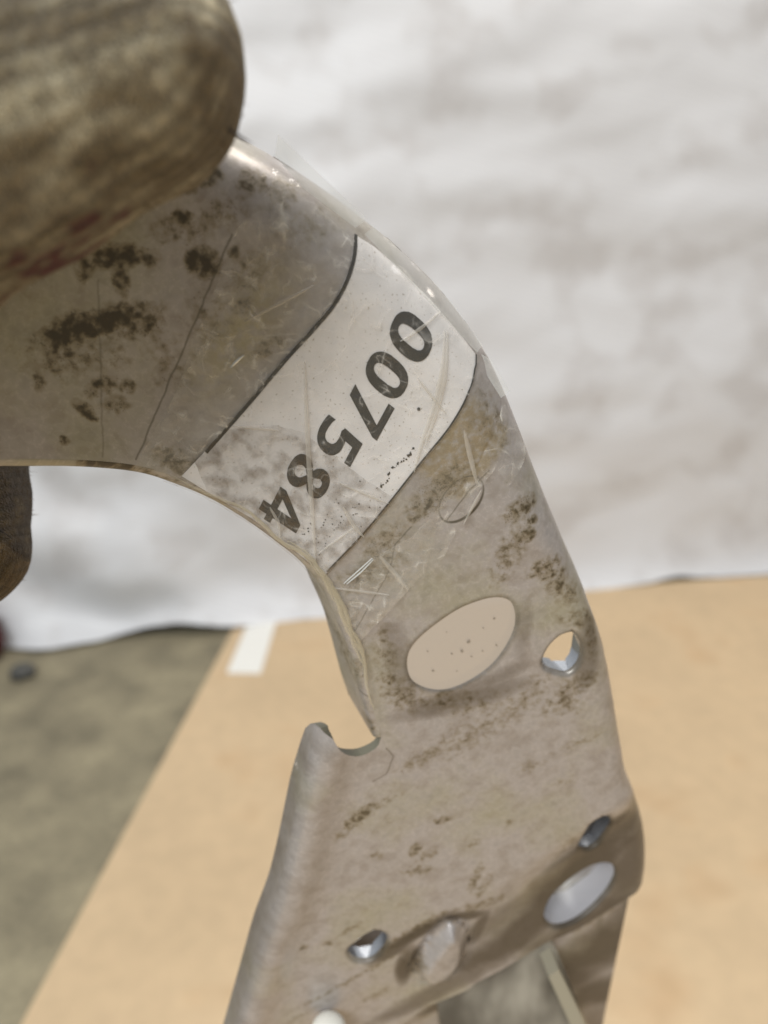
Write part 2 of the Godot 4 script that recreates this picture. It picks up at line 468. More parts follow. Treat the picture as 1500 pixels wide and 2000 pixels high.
	for y in h:
		var ym := 82.0 - y * 0.15
		for x in w:
			var at := y * w + x
			var k1 := ((y >> 1) & 511) * 512 + ((x >> 1) & 511)
			var k2 := (y & 511) * 512 + (x & 511)
			var k3 := ((y * 3) & 511) * 512 + ((x * 3) & 511)
			var nb := big[k1] / 255.0 - 0.5
			var nm := mid[k2] / 255.0 - 0.5
			var nf := fin[k2] / 255.0
			var ng := grain[k3] / 255.0
			var mm := mid[k3] / 255.0 - 0.5
			var m2 := mid[((y * 2 + 177) & 511) * 512 + ((x * 2 + 61) & 511)] / 255.0 - 0.5
			# base paint: greyer and browner clouds, olive where grease has dried in
			var tone := 1.0 + 0.17 * nm + 0.035 * m2 + 0.025 * (nf - 0.5) + 0.03 * (ng - 0.5)
			var olive := clampf(0.12 + 2.0 * nb + 0.35 * mm, 0.0, 1.0)
			var grease := clampf(0.22 + 2.1 * nm + 0.45 * m2 - 0.7 * nb, 0.0, 1.0)
			var r := 178.0 * tone - 12.0 * olive - 30.0 * grease
			var g := 171.0 * tone - 11.0 * olive - 31.0 * grease
			var b := 167.0 * tone - 25.0 * olive - 33.0 * grease
			if y < 700:
				var xm := x * 0.15 - 112.0
				var t1 := clampf(1.25 - absf((xm + 27.0) * 0.79 + (ym - 28.0) * -0.61) / 5.5, 0.0, 1.0) * clampf(1.2 - absf((xm + 27.0) * 0.61 + (ym - 28.0) * 0.79) / 15.0, 0.0, 1.0)
				var t2 := clampf((1.3 - absf((xm - 17.5) * 0.79 + (ym - 1.0) * -0.61) / 6.0) * 3.0, 0.0, 1.0) * clampf((1.2 - absf((xm - 17.5) * 0.61 + (ym - 1.0) * 0.79) / 9.0) * 3.0, 0.0, 1.0)
				t1 *= clampf(0.55 + 1.3 * m2, 0.0, 0.75)
				t2 *= clampf(0.55 + 1.2 * mm, 0.0, 0.7)
				r = lerpf(r, 176.0, t1); g = lerpf(g, 164.0, t1); b = lerpf(b, 124.0, t1)
				r = lerpf(r, 146.0, t2); g = lerpf(g, 127.0, t2); b = lerpf(b, 92.0, t2)
			# pale rubbed streaks
			var rub := clampf((0.5 - absf(m2 * 1.6 + 0.4 * (ng - 0.5))) * 2.0 - 0.80, 0.0, 0.2) * 1.2
			r += 60.0 * rub; g += 60.0 * rub; b += 60.0 * rub
			# grime: smeared body, ragged dark heart, peppery fringe
			var dirt := soot[at]
			var rag := 0.5 * (nf - 0.5) + 1.15 * mm + 0.7 * m2 + 0.35 * (ng - 0.5)
			var soft := 1.0 * mm + 0.9 * m2 + 0.2 * (nf - 0.5)
			var film := clampf(dirt * 0.95 + 0.8 * soft - 0.10, 0.0, 0.75) * minf(1.0, dirt * 2.4)
			var dark := clampf((dirt * 0.8 + 0.85 * rag - 0.53) * 1.9, 0.0, 0.9) * minf(1.0, dirt * 1.7)
			var pep := clampf((ng + 0.25 * mm + 0.55 * minf(dirt, 0.5) - 0.93) * 6.0, 0.0, 0.75) * clampf(0.35 + 1.4 * nm + dirt, 0.0, 1.0)
			dark = maxf(dark, pep)
			r = lerpf(r, 122.0, film); g = lerpf(g, 109.0, film); b = lerpf(b, 84.0, film)
			r = lerpf(r, 62.0, dark); g = lerpf(g, 53.0, dark); b = lerpf(b, 37.0, dark)
			high[at] = clampi(int(110.0 + 70.0 * dark + 25.0 * film + 10.0 * (ng - 0.5) + 14.0 * (nf - 0.5)), 0, 255)
			var shade_dirt := shade_and_dirt[(y >> 2) * ow + (x >> 2)]
			r = lerpf(r, 60.0, shade_dirt); g = lerpf(g, 51.0, shade_dirt); b = lerpf(b, 40.0, shade_dirt)
			var l := line[at]
			r = lerpf(r, 74.0, l); g = lerpf(g, 68.0, l); b = lerpf(b, 56.0, l)
			var o := at * 3
			data[o] = clampi(int(r), 0, 255); data[o + 1] = clampi(int(g), 0, 255); data[o + 2] = clampi(int(b), 0, 255)
	return [ImageTexture.create_from_image(Image.create_from_data(w, h, false, Image.FORMAT_RGB8, data)), ImageTexture.create_from_image(Image.create_from_data(w, h, false, Image.FORMAT_L8, high))]


func dab(a: PackedFloat32Array, w: int, h: int, p: Vector2, r: float, v: float):
	var cx := (p.x + 112.0) / 0.15
	var cy := (82.0 - p.y) / 0.15
	var k := int(r / 0.15) + 2
	for y in range(maxi(0, int(cy) - k), mini(h, int(cy) + k + 1)):
		for x in range(maxi(0, int(cx) - k), mini(w, int(cx) + k + 1)):
			var d := Vector2(x - cx, y - cy).length() * 0.15
			var s := v * (1.0 - smoothstep(r * 0.3, r, d))
			if s > a[y * w + x]: a[y * w + x] = s


func make_bracket():
	var edge := curve(OUTER, 2.2)
	for k in edge.size():      # the bend starts inside the silhouette
		var t := (edge[mini(k + 1, edge.size() - 1)] - edge[maxi(k - 1, 0)]).normalized()
		c_outer.append(edge[k] - Vector2(-t.y, t.x) * roll(edge[k]) * 0.86)
	c_inner = curve(INNER, 1.4)
	c_ridge = offset_curve(curve(RIDGE, 3.0), 1.2)
	pocket = curve(POCKET, 1.2, true)
	for h in [HOLE_BIG, HOLE_SMALL, SLOT_A, SLOT_B, SLOT_C]:
		var c := curve(h, 0.8, true)
		holes.append(c)
		var box := Rect2(c[0], Vector2.ZERO)
		for p in c: box = box.expand(p)
		hole_box.append(box.grow(4.0))
	var root := Node3D.new()
	root.name = "bracket"
	add_child(root)
	root.transform = Transform3D(Basis(Vector3(0.987, -0.03753, -0.15626), Vector3(0.06219, 0.98579, 0.15606), Vector3(0.14818, -0.16375, 0.97531)).orthonormalized(), Vector3(0.00074, 0.66103, -0.15406))
	tag(root, "curved grimy grey metal bracket with oval holes and a taped paper tag", "bracket")

	var skin := paint(Color.WHITE, 0.34, 0.22, 0.6)
	var maps := bracket_texture()
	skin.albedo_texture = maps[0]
	skin.heightmap_enabled = true
	skin.heightmap_texture = maps[1]
	skin.heightmap_scale = 0.018
	skin.texture_repeat = false
	var worn := paint(Color(0.50, 0.485, 0.42), 0.5, 0.1)
	var bare := paint(Color(0.70, 0.72, 0.75), 0.22, 0.8)
	var uv0 := Vector2(-112, 82)
	var uvs := Vector2(1.0 / 212.1, -1.0 / 303.9)

	# outline of the plate in the flat: rolled outer edge, bottom, folded side, notch, inner edge
	var ol := PackedVector2Array()
	ol.append_array(offset_curve(curve(OUTER, 1.6), 10.0))
	var bot := curve(BOTTOM, 1.6)
	ol.append_array(bot)
	var side := offset_curve(curve(RIDGE, 1.8), -8.5)
	side.reverse()
	for p in side:
		if p.y < -81.0: ol.append(p)
	for p in [Vector2(-23.6, -78), Vector2(-21.9, -73.8), Vector2(-19.4, -71.0), Vector2(-17.0, -69.8)]: ol.append(p)
	var nt := curve(NOTCH, 1.0)
	nt.reverse()
	ol.append_array(nt)
	var inn := c_inner.duplicate()
	inn.reverse()
	for k in range(1, inn.size()): ol.append(inn[k])
	var clean := PackedVector2Array()
	for p in ol:
		if clean.is_empty() or clean[clean.size() - 1].distance_to(p) > 0.5: clean.append(p)
	var extra := PackedVector2Array()
	for h in holes:
		for d in [0.3, 0.65, 1.05, 1.6]:
			for k in h.size():
				var t: Vector2 = (h[(k + 1) % h.size()] - h[k - 1]).normalized()
				var o := Vector2(-t.y, t.x)
				if Geometry2D.is_point_in_polygon(h[k] + o * 0.3, h): o = -o
				if d < 0.5 or k % 2 == 0: extra.append(h[k] + o * d)
	for k in 600:
		var q := Vector2(5.0 + (k % 25) * 1.0, -182.0 + (k / 25) * 1.35)
		if ring_dist(pocket, q) < 5.0 and (Geometry2D.is_point_in_polygon(q, pocket) or ring_dist(pocket, q) < 2.5): extra.append(q + Vector2(rf(), rf()) * 0.2)
	var flat := mesh_flat(clean, holes, extra, 2.0)
	var deep := {}
	for k in flat[0].size():
		var p: Vector2 = flat[0][k]
		for h in [1, 2, 3, 4]:
			if hole_box[h].has_point(p) and ring_dist(holes[h], p) < 0.05: deep[k] = [0, 4.6, 4.0, 11.0, 4.0][h]
	var front := buf()
	var rim := buf()
	var rim_b := buf()
	rim["bright"] = buf()  # lighter metal for the deep slot, its lit wall put into the colour
	sheet(flat, func(_p): return 0.0, WALL, uv0, uvs, front, rim, deep, rim_b)
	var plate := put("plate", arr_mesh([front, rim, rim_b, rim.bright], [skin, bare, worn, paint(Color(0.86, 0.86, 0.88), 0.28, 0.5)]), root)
	plate.set_meta("label", "grimy grey face of the bracket with oval holes")

	# flange folded back along the inner arc
	var fl := buf()
	var nfl := c_inner.size()
	var across := [0.0, 0.8, 1.6, 2.4, 3.2, 6.0, 10.0, 14.0, 18.0, 21.0]
	var grid := []
	for k in nfl:
		var d := (c_inner[mini(k + 1, nfl - 1)] - c_inner[maxi(k - 1, 0)]).normalized()
		var n := Vector2(d.y, -d.x)
		var rowp := []
		for s in across:
			var z := relief(c_inner[k])
			rowp.append(bend([s + 0.001, c_inner[k], n], z, 2.2, lerpf(1.62, 1.36, smoothstep(0.3, 0.75, float(k) / nfl))))
		grid.append(rowp)
	for lay in 2:
		var st: int = fl.v.size()
		for k in nfl:
			for c in across.size():
				var du: Vector3 = grid[mini(k + 1, nfl - 1)][c] - grid[maxi(k - 1, 0)][c]
				var dv: Vector3 = grid[k][mini(c + 1, across.size() - 1)] - grid[k][maxi(c - 1, 0)]
				var n := dv.cross(du).normalized()
				if n.z < -0.3: n = -n
				if c == 0: n = Vector3(0, 0, 1)
				var p: Vector3 = grid[k][c] - n * (2.6 * lay)
				vert(fl, p * MM, n if lay == 0 else -n, (Vector2(c_inner[k].x + across[c] * 0.7, c_inner[k].y + 26.0 + across[c] * 0.4) - uv0) * uvs)
		for k in nfl - 1:
			for c in across.size() - 1:
				var a: int = st + k * across.size() + c
				tri(fl, a, a + 1, a + across.size()); tri(fl, a + 1, a + across.size() + 1, a + across.size())
	var last := across.size() - 1
	for k in nfl - 1:
		var o: Vector3 = (grid[k][last] - grid[k][last - 1]).normalized()
		var a: Vector3 = fl.v[k * across.size() + last]
		var b: Vector3 = fl.v[(k + 1) * across.size() + last]
		var w: int = nfl * across.size()
		quad(fl, a, b, fl.v[w + (k + 1) * across.size() + last], fl.v[w + k * across.size() + last], o)
	put("inner_flange", arr_mesh([fl], [skin]), root)

	# second layer behind the lower end, and the hollow bar that leaves it
	var rp := PackedVector2Array([Vector2(85.3, -145.7), Vector2(90.5, -171.0), Vector2(91.1, -249.2), Vector2(91.7, -270), Vector2(-36.9, -250.6), Vector2(-24, -180), Vector2(-20, -168), Vector2(10, -158), Vector2(58, -122), Vector2(72, -126)])
	plate_at("rear_plate", rp, -17.0, 3.0, 0.0, skin, uv0, uvs, root)
	var bar_paint := paint(Color(0.93, 0.92, 0.9), 0.45, 0.15)
	var bi := Image.create(256, 256, false, Image.FORMAT_RGB8)
	var bn := noise_img(256, 0.012, 55)
	for y in 256:
		for x in 256:
			var v := bn[y * 256 + x] / 255.0
			bi.set_pixel(x, y, Color(0.40, 0.38, 0.345).lerp(Color(0.72, 0.70, 0.655), smoothstep(0.2, 0.85, v)))
	bar_paint.albedo_texture = ImageTexture.create_from_image(bi)
	bar_paint.uv1_scale = Vector3(2, 2, 1)
	var bp := PackedVector2Array([Vector2(18.4, -194.4), Vector2(55.8, -178.8), Vector2(62.2, -191.8), Vector2(77.9, -236.0), Vector2(84, -262), Vector2(26.4, -261.7)])
	plate_at("bar_end", bp, -19.0, 9.0, -0.42, bar_paint, uv0, uvs, root)

	plate_at("edge_rib", PackedVector2Array([Vector2(56.1, -191.8), Vector2(59.9, -190.1), Vector2(83.7, -246.4), Vector2(77.2, -244.3)]), -11.0, 12.0, -0.42, paint(Color(0.66, 0.63, 0.55), 0.4, 0.2), uv0, uvs, root)
	plate_at("lower_lip", PackedVector2Array([Vector2(29.2, -201.7), Vector2(17.7, -205.4), Vector2(8.8, -214.4), Vector2(-7.5, -232.1), Vector2(11.1, -241.8), Vector2(25.5, -221.3), Vector2(31.4, -208.1)]), -10.5, 3.0, 0.10, skin, uv0, uvs, root)

	# white plug at the foot of the plate
	var plug := SphereMesh.new()
	plug.radius = 5.4 * MM; plug.height = 7.0 * MM; plug.radial_segments = 24; plug.rings = 12
	plug.material = paint(Color(0.93, 0.92, 0.88), 0.3)
	var pg := put("plug", plug, root)
	pg.set_meta("label", "small white rounded plug at the foot of the plate")
	pg.position = Vector3(-18.1, -185.5, 5.0) * MM

	make_tag(root, uv0, uvs)


func plate_at(called: String, poly: PackedVector2Array, z: float, thick: float, tilt: float, mat: Material, uv0: Vector2, uvs: Vector2, parent: Node):
	var b := buf()
	var t := Geometry2D.triangulate_polygon(poly)
	var lift := func(p: Vector2) -> float: return z + (p.y + 170.0) * tilt
	for lay in 2:
		var st: int = b.v.size()
		for p in poly: vert(b, Vector3(p.x, p.y, lift.call(p) - thick * lay) * MM, Vector3(0, -tilt, 1).normalized() * (1.0 - 2.0 * lay), (p + Vector2(-20, 60) - uv0) * uvs)
		for k in range(0, t.size(), 3): tri(b, st + t[k], st + t[k + 1], st + t[k + 2])
	var mid := Vector2.ZERO
	for p in poly: mid += p / poly.size()
	for k in poly.size():
		var p := poly[k]
		var q := poly[(k + 1) % poly.size()]
		var o := Vector2((q - p).y, -(q - p).x).normalized()
		if Geometry2D.is_point_in_polygon((p + q) * 0.5 + o * 0.5, poly): o = -o
		quad(b, Vector3(p.x, p.y, lift.call(p)) * MM, Vector3(q.x, q.y, lift.call(q)) * MM, Vector3(q.x, q.y, lift.call(q) - thick) * MM, Vector3(p.x, p.y, lift.call(p) - thick) * MM, Vector3(o.x, o.y, 0), (p + Vector2(-20, 60) - uv0) * uvs)
	put(called, arr_mesh([b], [mat]), parent)


# ------------------------------------------------------------------ the paper tag and its tape
func make_tag(root: Node3D, uv0: Vector2, uvs: Vector2):
	var paper := paint(Color.WHITE, 0.75)
	var pw := noise_img(256, 0.02, 31)
	var pf := noise_img(256, 0.2, 33, 0, 2)
	var im := Image.create(512, 512, false, Image.FORMAT_RGB8)
	for y in 512:
		for x in 512:
			var a := pw[(y & 255) * 256 + (x & 255)] / 255.0 - 0.5
			var f := pf[(y & 255) * 256 + (x & 255)] / 255.0
			var v := 0.90 + 0.07 * a
			var speck := clampf((f - 0.84) * 9.0, 0.0, 0.6)
			im.set_pixel(x, y, Color(v, v * 0.985, v * 0.975).lerp(Color(0.35, 0.29, 0.2), speck))
	paper.albedo_texture = ImageTexture.create_from_image(im)
	var ink := paint(Color(0.05, 0.045, 0.04), 0.6)
	var front := buf()
	var rim := buf()
	var lo := curve(LABEL, 1.0, true)
	# the outline keeps its corners: use the plain points, divided
	lo = PackedVector2Array()
	for k in range(0, LABEL.size(), 2):
		var p := Vector2(LABEL[k], LABEL[k + 1])
		var q := Vector2(LABEL[(k + 2) % LABEL.size()], LABEL[(k + 3) % LABEL.size()])
		var n := maxi(1, roundi(p.distance_to(q) / 1.2))
		for j in n: lo.append(p.lerp(q, float(j) / n))
	var up := func(p: Vector2) -> float: return 0.40 + 0.10 * crumple.get_noise_2d(p.x * 0.6, p.y * 0.6)
	sheet(mesh_flat(lo, [], PackedVector2Array(), 1.7), up, 0.14, Vector2(-45, 50), Vector2(1.0 / 80.0, -1.0 / 80.0), front, rim)
	var label := put("paper_tag", arr_mesh([front, rim], [paper, paper]), root)
	label.set_meta("label", "white paper tag printed 007584 under clear tape")

	# the printed number, read from the outer edge towards the inner one
	var font := SystemFont.new()
	font.font_names = PackedStringArray(["Droid Sans"])
	font.font_weight = 700
	var rdir := Vector2(-0.480, -0.878)
	var rup := Vector2(0.767, -0.681)
	var word := "007584"
	for k in 6:
		var tm := TextMesh.new()
		tm.text = word[k]
		tm.font = font
		tm.font_size = 64
		tm.pixel_size = 0.01
		tm.depth = 0.0
		tm.curve_step = 1.0
		var a := tm.surface_get_arrays(0)
		var v: PackedVector3Array = a[Mesh.ARRAY_VERTEX]
		var idx = a[Mesh.ARRAY_INDEX]
		var lo2 := Vector2(1e9, 1e9)
		var hi2 := Vector2(-1e9, -1e9)
		for p in v:
			lo2 = lo2.min(Vector2(p.x, p.y)); hi2 = hi2.max(Vector2(p.x, p.y))
		var c2 := (lo2 + hi2) * 0.5
		var sc := 9.5 / (hi2.y - lo2.y)
		var b := buf()
		var order: PackedInt32Array = idx if idx != null else PackedInt32Array(range(v.size()))
		var o := Vector2(DIGITS[2 * k], DIGITS[2 * k + 1])
		for t in range(0, order.size(), 3):
			var q := []
			for e in 3:
				var p := v[order[t + e]]
				q.append(Vector2(p.x, p.y) - c2)
			split_ink(b, q, o, rdir * sc * 1.15, rup * sc, 2)
		put("digit", arr_mesh([b], [ink]), label)
	# ruled lines along both long sides; the wider also paints a lifted edge's shadow
	for e in [[-4.4, 44.7, -6.2, 38.9, -9.2, 33.1, -13.6, 28.1, -18.7, 23.0, -27.1, 13.9, -35.7, 4.9], [20.5, 20.8, 18.3, 15.4, 13.9, 6.9, 7.6, -1.2, -3.4, -15.3, -12.6, -25.2]]:
		var c := curve(e, 1.2)
		ribbon(offset_curve(c, 0.25 if e[0] < 0 else -0.2), 0.75 if e[0] < 0 else 0.4, 0.56, ink, "border_shade_line", label, false)
	# a smudged run of ink dots
	var dots := buf()
	for k in 46:
		var u := rf()
		var p := Vector2(6.0, 2.7).lerp(Vector2(-1.3, -5.7), u) + Vector2(sin(u * 9.0) * 0.6 + (rf() - 0.5) * 0.5, (rf() - 0.5) * 0.5)
		blot(dots, p, 0.08 + 0.26 * rf() * rf())
	blot(dots, Vector2(7.0, 10.9), 0.38)
	for k in 60:
		var p := Vector2(-14.5, -21.0).lerp(Vector2(2, -10), rf()) + Vector2(-6, 7) * rf()
		blot(dots, p, 0.06 + 0.12 * rf())
	put("ink_speck", arr_mesh([dots], [ink]), label)

	# clear tape, wrinkled, wrapped over the tag
	var film := StandardMaterial3D.new()
	film.transparency = BaseMaterial3D.TRANSPARENCY_ALPHA
	film.albedo_color = Color(0.85, 0.82, 0.76, 0.07)
	film.roughness = 0.1
	var fn := NoiseTexture2D.new()
	fn.width = 512; fn.height = 512; fn.seamless = true; fn.as_normal_map = true; fn.bump_strength = 5.0
	var fnn := FastNoiseLite.new()
	fnn.seed = 77; fnn.frequency = 0.012; fnn.fractal_octaves = 4
	fnn.noise_type = FastNoiseLite.TYPE_SIMPLEX_SMOOTH
	fn.noise = fnn
	film.normal_enabled = true
	film.normal_texture = fn
	film.normal_scale = 0.9
	var tl := PackedVector2Array()
	for k in range(0, TAPE.size(), 2):
		var p := Vector2(TAPE[k], TAPE[k + 1])
		var q := Vector2(TAPE[(k + 2) % TAPE.size()], TAPE[(k + 3) % TAPE.size()])
		var n := maxi(1, roundi(p.distance_to(q) / 1.6))
		for j in n: tl.append(p.lerp(q, float(j) / n) + Vector2(rf() - 0.5, rf() - 0.5) * 0.25)
	var tape := one_sheet("clear_tape", tl, 1.8, func(p): return 0.85 + 0.16 * crumple.get_noise_2d(p.x, p.y), film, root)
	tape.set_meta("label", "wrinkled clear tape wrapped over the paper tag")
	var sheen_streak := film_image(Color(0.93, 0.91, 0.87), 0.05, 0.75, 0.25, 101)  # pale streaks painted in for the sheen of wrinkled film
	var murk := film_image(Color(0.40, 0.32, 0.21), 0.10, 0.10, 0.75, 102)
	# a grubby overlap at the inner edge
	var grub := paint(Color.WHITE, 0.3)
	grub.albedo_texture = murk
	grub.transparency = BaseMaterial3D.TRANSPARENCY_ALPHA
	one_sheet("tape_overlap", dense([-31.5, 9.4, -21.5, 9.6, -16, 7.5, -8, 0, 1.5, -8.0, 2.0, -9.5, -13.4, -26.3, -17, -21.8, -22, -16.4, -28, -10.5, -36, -4.0, -38, 3.2], 1.4), 1.8, func(p): return 1.05 + 0.1 * crumple.get_noise_2d(p.x, p.y), grub, tape)
	var sheen_film := paint(Color.WHITE, 0.26)
	sheen_film.albedo_texture = sheen_streak
	sheen_film.normal_enabled = true
	sheen_film.normal_texture = fn
	sheen_film.normal_scale = 1.3
	sheen_film.metallic_specular = 0.8
	var faint := paint(Color.WHITE, 0.26)
	faint.albedo_texture = film_image(Color(0.95, 0.93, 0.90), 0.02, 0.6, 0.05, 104)
	faint.normal_enabled = true
	faint.normal_texture = fn
	faint.normal_scale = 1.0
	faint.transparency = BaseMaterial3D.TRANSPARENCY_ALPHA
	sheen_film.transparency = BaseMaterial3D.TRANSPARENCY_ALPHA
	one_sheet("tape_overlap", dense([-26, 46, -18, 54, -9, 47, -5.2, 43.2, -7, 38, -10, 32.5, -19.5, 22, -36.5, 4, -47, 3, -40, 17], 1.6), 2.0, func(p): return 1.05 + 0.30 * crumple.get_noise_2d(p.x * 1.2, p.y * 1.2), sheen_film, tape)
	one_sheet("tape_overlap", dense([-4, 44, -6, 38.5, -9, 33, -18.5, 23, -35, 5, -34, -5, -22, -16, -13.4, -26, -3.4, -15, 7.6, -1, 14, 7, 18, 15.5, 20, 21, 15, 27, 4, 38.5], 1.6), 2.0, func(p): return 1.2 + 0.24 * crumple.get_noise_2d(p.x, p.y), faint, tape)
	one_sheet("tape_overlap", dense([12, -11, 20, -2, 26, 11, 33, -1, 27, -8, 24, -3, 20, -9, 17, -16, 12, -26, 6, -31, -6.5, -45, -11.5, -32, -2, -22, 6, -18], 1.6), 2.0, func(p): return 1.05 + 0.30 * crumple.get_noise_2d(p.x * 1.2, p.y * 1.2), sheen_film, tape)
	# loose ends that stand past the edge
	var loose := paint(Color(0.9, 0.9, 0.88, 0.34), 0.28)
	loose.transparency = BaseMaterial3D.TRANSPARENCY_ALPHA
	for f in [[[-18.5, 57.2], [-17.8, 60.5], [-10.6, 54.0], [-2.5, 46.6], [-4.5, 45.0], [-14.0, 52.0], -4.0], [[-3, 44], [-1.5, 45.4], [7, 38.2], [14, 31.0], [20.8, 22.4], [19.5, 21.0], -3.0], [[20.5, 20.6], [22.4, 19.6], [27.2, 12.4], [25.0, 11.4], [22, 16], [21, 19], -2.4]]:
		var b := buf()
		for k in 6: vert(b, Vector3(f[k][0], f[k][1], f[6] - 0.5 + (k % 2) * 1.0) * MM, Vector3(0.3 * (k % 3 - 1), 0.2, 1).normalized(), Vector2(k * 0.2, 0))
		for t in [[0, 1, 5], [1, 2, 5], [2, 4, 5], [2, 3, 4]]: tri(b, t[0], t[1], t[2])
		put("loose_end", arr_mesh([b], [loose]), tape)
	# creases: bright thin folds in the film
	var pale := paint(Color(0.88, 0.85, 0.80, 0.34), 0.22)
	pale.transparency = BaseMaterial3D.TRANSPARENCY_ALPHA
	var folds := [[-15.4, 22, -15.6, 10, -15.5, -2, -15.3, -14, -15.2, -23], [12.0, 26, 10.6, 14, 7.5, 3, 6.2, -2.6], [12.6, 26, 11.4, 14, 8.4, 3], [16.5, 6, 20.0, -6.5], [-9, -9, -7, -13.5, -4.6, -17], [-1.2, -22, 5.4, -31.5], [-24, -8, -22.5, -12, -22.3, -15.6],
[-10, -3.6, 0.8, -9.4], [-30, 10.0, -21, 8.6], [-12, -29, 1, -32.4], [-26, 30, -13, 36], [6.5, 17.6, 12.6, 9.8], [3, 25, 11.7, 29.5], [21, -8, 17.5, -16], [-14.5, -20, -6, -14]]
	for k in folds.size():
		ribbon(curve(folds[k], 0.9), 1.1 if k < 6 else 0.7, 1.0, pale, "crease", tape, true, 0.30)
	# crumpled strands along the inner edge
	var strand := paint(Color(0.84, 0.79, 0.68, 0.4), 0.25)
	strand.transparency = BaseMaterial3D.TRANSPARENCY_ALPHA
	for k in 13:
		var line := PackedVector2Array()
		var u0 := 0.40 + 0.40 * rf()
		for j in 18:
			var u := u0 + 0.009 * j
			var at := clampi(int(u * c_inner.size()), 1, c_inner.size() - 2)
			var fr := u * c_inner.size() - at
			var p := c_inner[at].lerp(c_inner[at + 1], clampf(fr, 0.0, 1.0))
			var d := (c_inner[at + 1] - c_inner[at - 1]).normalized()
			line.append(p + Vector2(-d.y, d.x) * (0.5 + 0.55 * sin(j * 0.42 + k * 1.7) + 0.3 * rf() - 0.05 * k))
		ribbon(line, 0.45 + 0.5 * rf(), 0.9 + 0.5 * rf(), strand, "crease", tape, true, 0.5)
	# crumpled film folded over the inner edge
	var cr := buf()
	var u_from := int(c_inner.size() * 0.40)
	var u_to := int(c_inner.size() * 0.93)
	for k in range(u_from, u_to + 1):
		var d := (c_inner[mini(k + 1, c_inner.size() - 1)] - c_inner[k - 1]).normalized()
		var n := Vector2(d.y, -d.x)
		var fade := sin(PI * float(k - u_from) / (u_to - u_from))
		for c in 8:
			var sgn := -3.2 * fade + 1.5 * c * (0.35 + 0.65 * fade)
			var q := bend([maxf(sgn, 0.001), c_inner[k] + n * minf(sgn, 0.0), n], relief(c_inner[k]), 2.2, 1.40)
			var bump := 0.9 + 0.9 * absf(crumple.get_noise_2d(k * 3.1, c * 4.0))
			vert(cr, (q + Vector3(n.x * (0.35 if sgn > 0.0 else 0.0), n.y * (0.35 if sgn > 0.0 else 0.0), 0.9 if sgn < 1.0 else 0.2) * bump) * MM, Vector3(n.x * (0.6 if c > 2 else 0.0) + 0.6 * crumple.get_noise_2d(k * 5.0, c * 6.0), n.y * (0.6 if c > 2 else 0.0) + 0.6 * crumple.get_noise_2d(k * 5.0 + 90.0, c * 6.0), 0.7).normalized(), Vector2(k * 0.035, c * 0.09))
		if k > u_from:
			for c in 7:
				var a: int = cr.v.size() - 16 + c
				tri(cr, a, a + 1, a + 8); tri(cr, a + 1, a + 9, a + 8)
	var wrap := paint(Color.WHITE, 0.22)
	wrap.albedo_texture = film_image(Color(0.80, 0.76, 0.68), 0.05, 0.6, 0.2, 103)
	wrap.transparency = BaseMaterial3D.TRANSPARENCY_ALPHA
	put("tape_overlap", arr_mesh([cr], [wrap]), tape)
	# two bright curls of film at the tag's lower corner and above its upper side
	var bright := paint(Color(0.95, 0.95, 0.93), 0.08)
	bright.metallic = 0.4
	ribbon(curve([-8.6, -28.2, -5.4, -25.6, -2.6, -22.6], 0.6), 0.34, 1.25, bright, "crease", tape, true, 0.35)
	ribbon(curve([-9.2, -28.0, -5.8, -25.0, -2.8, -22.2], 0.6), 0.28, 1.25, bright, "crease", tape, true, 0.35)
	ribbon(curve([-29.3, 21.6, -28, 22.8, -26.6, 23.9], 0.4), 0.55, 1.2, bright, "crease", tape, true, 0.45)
	# film stretched across the large oval hole, specked with dirt
	var over := paint(Color(0.765, 0.715, 0.66, 0.96), 0.4)
	over.transparency = BaseMaterial3D.TRANSPARENCY_ALPHA
	var hb := buf()
	var mid := Vector2.ZERO
	for p in holes[0]: mid += p / holes[0].size()
	for p in holes[0]:
		var q: Vector2 = mid + (p - mid) * 1.03
		vert(hb, Vector3(q.x, q.y, -0.35) * MM, Vector3(0, 0, 1))
	var cc := vert(hb, Vector3(mid.x, mid.y, -0.30) * MM, Vector3(0, 0, 1))
	for k in holes[0].size(): tri(hb, k, (k + 1) % holes[0].size(), cc)
	var cover := put("hole_film", arr_mesh([hb], [over]), root)
	cover.set_meta("label", "cloudy tape film stretched across the large oval hole")
	var grit := buf()
	for s in [[26.5, -42.5, 0.5], [20.5, -48.5, 0.8], [19.0, -51.0, 0.7], [16.5, -51.5, 0.4], [21.5, -53.0, 0.4], [24.2, -51.8, 0.4], [27.6, -50.4, 0.5], [12, -56, 0.5], [10.5, -50, 0.3], [24, -45, 0.3], [15, -45, 0.25], [18, -57, 0.3]]:
		blot_flat(grit, Vector2(s[0], s[1]), s[2] * 0.62, 0.0)
	put("grit", arr_mesh([grit], [paint(Color(0.60, 0.555, 0.50), 0.8)]), cover)


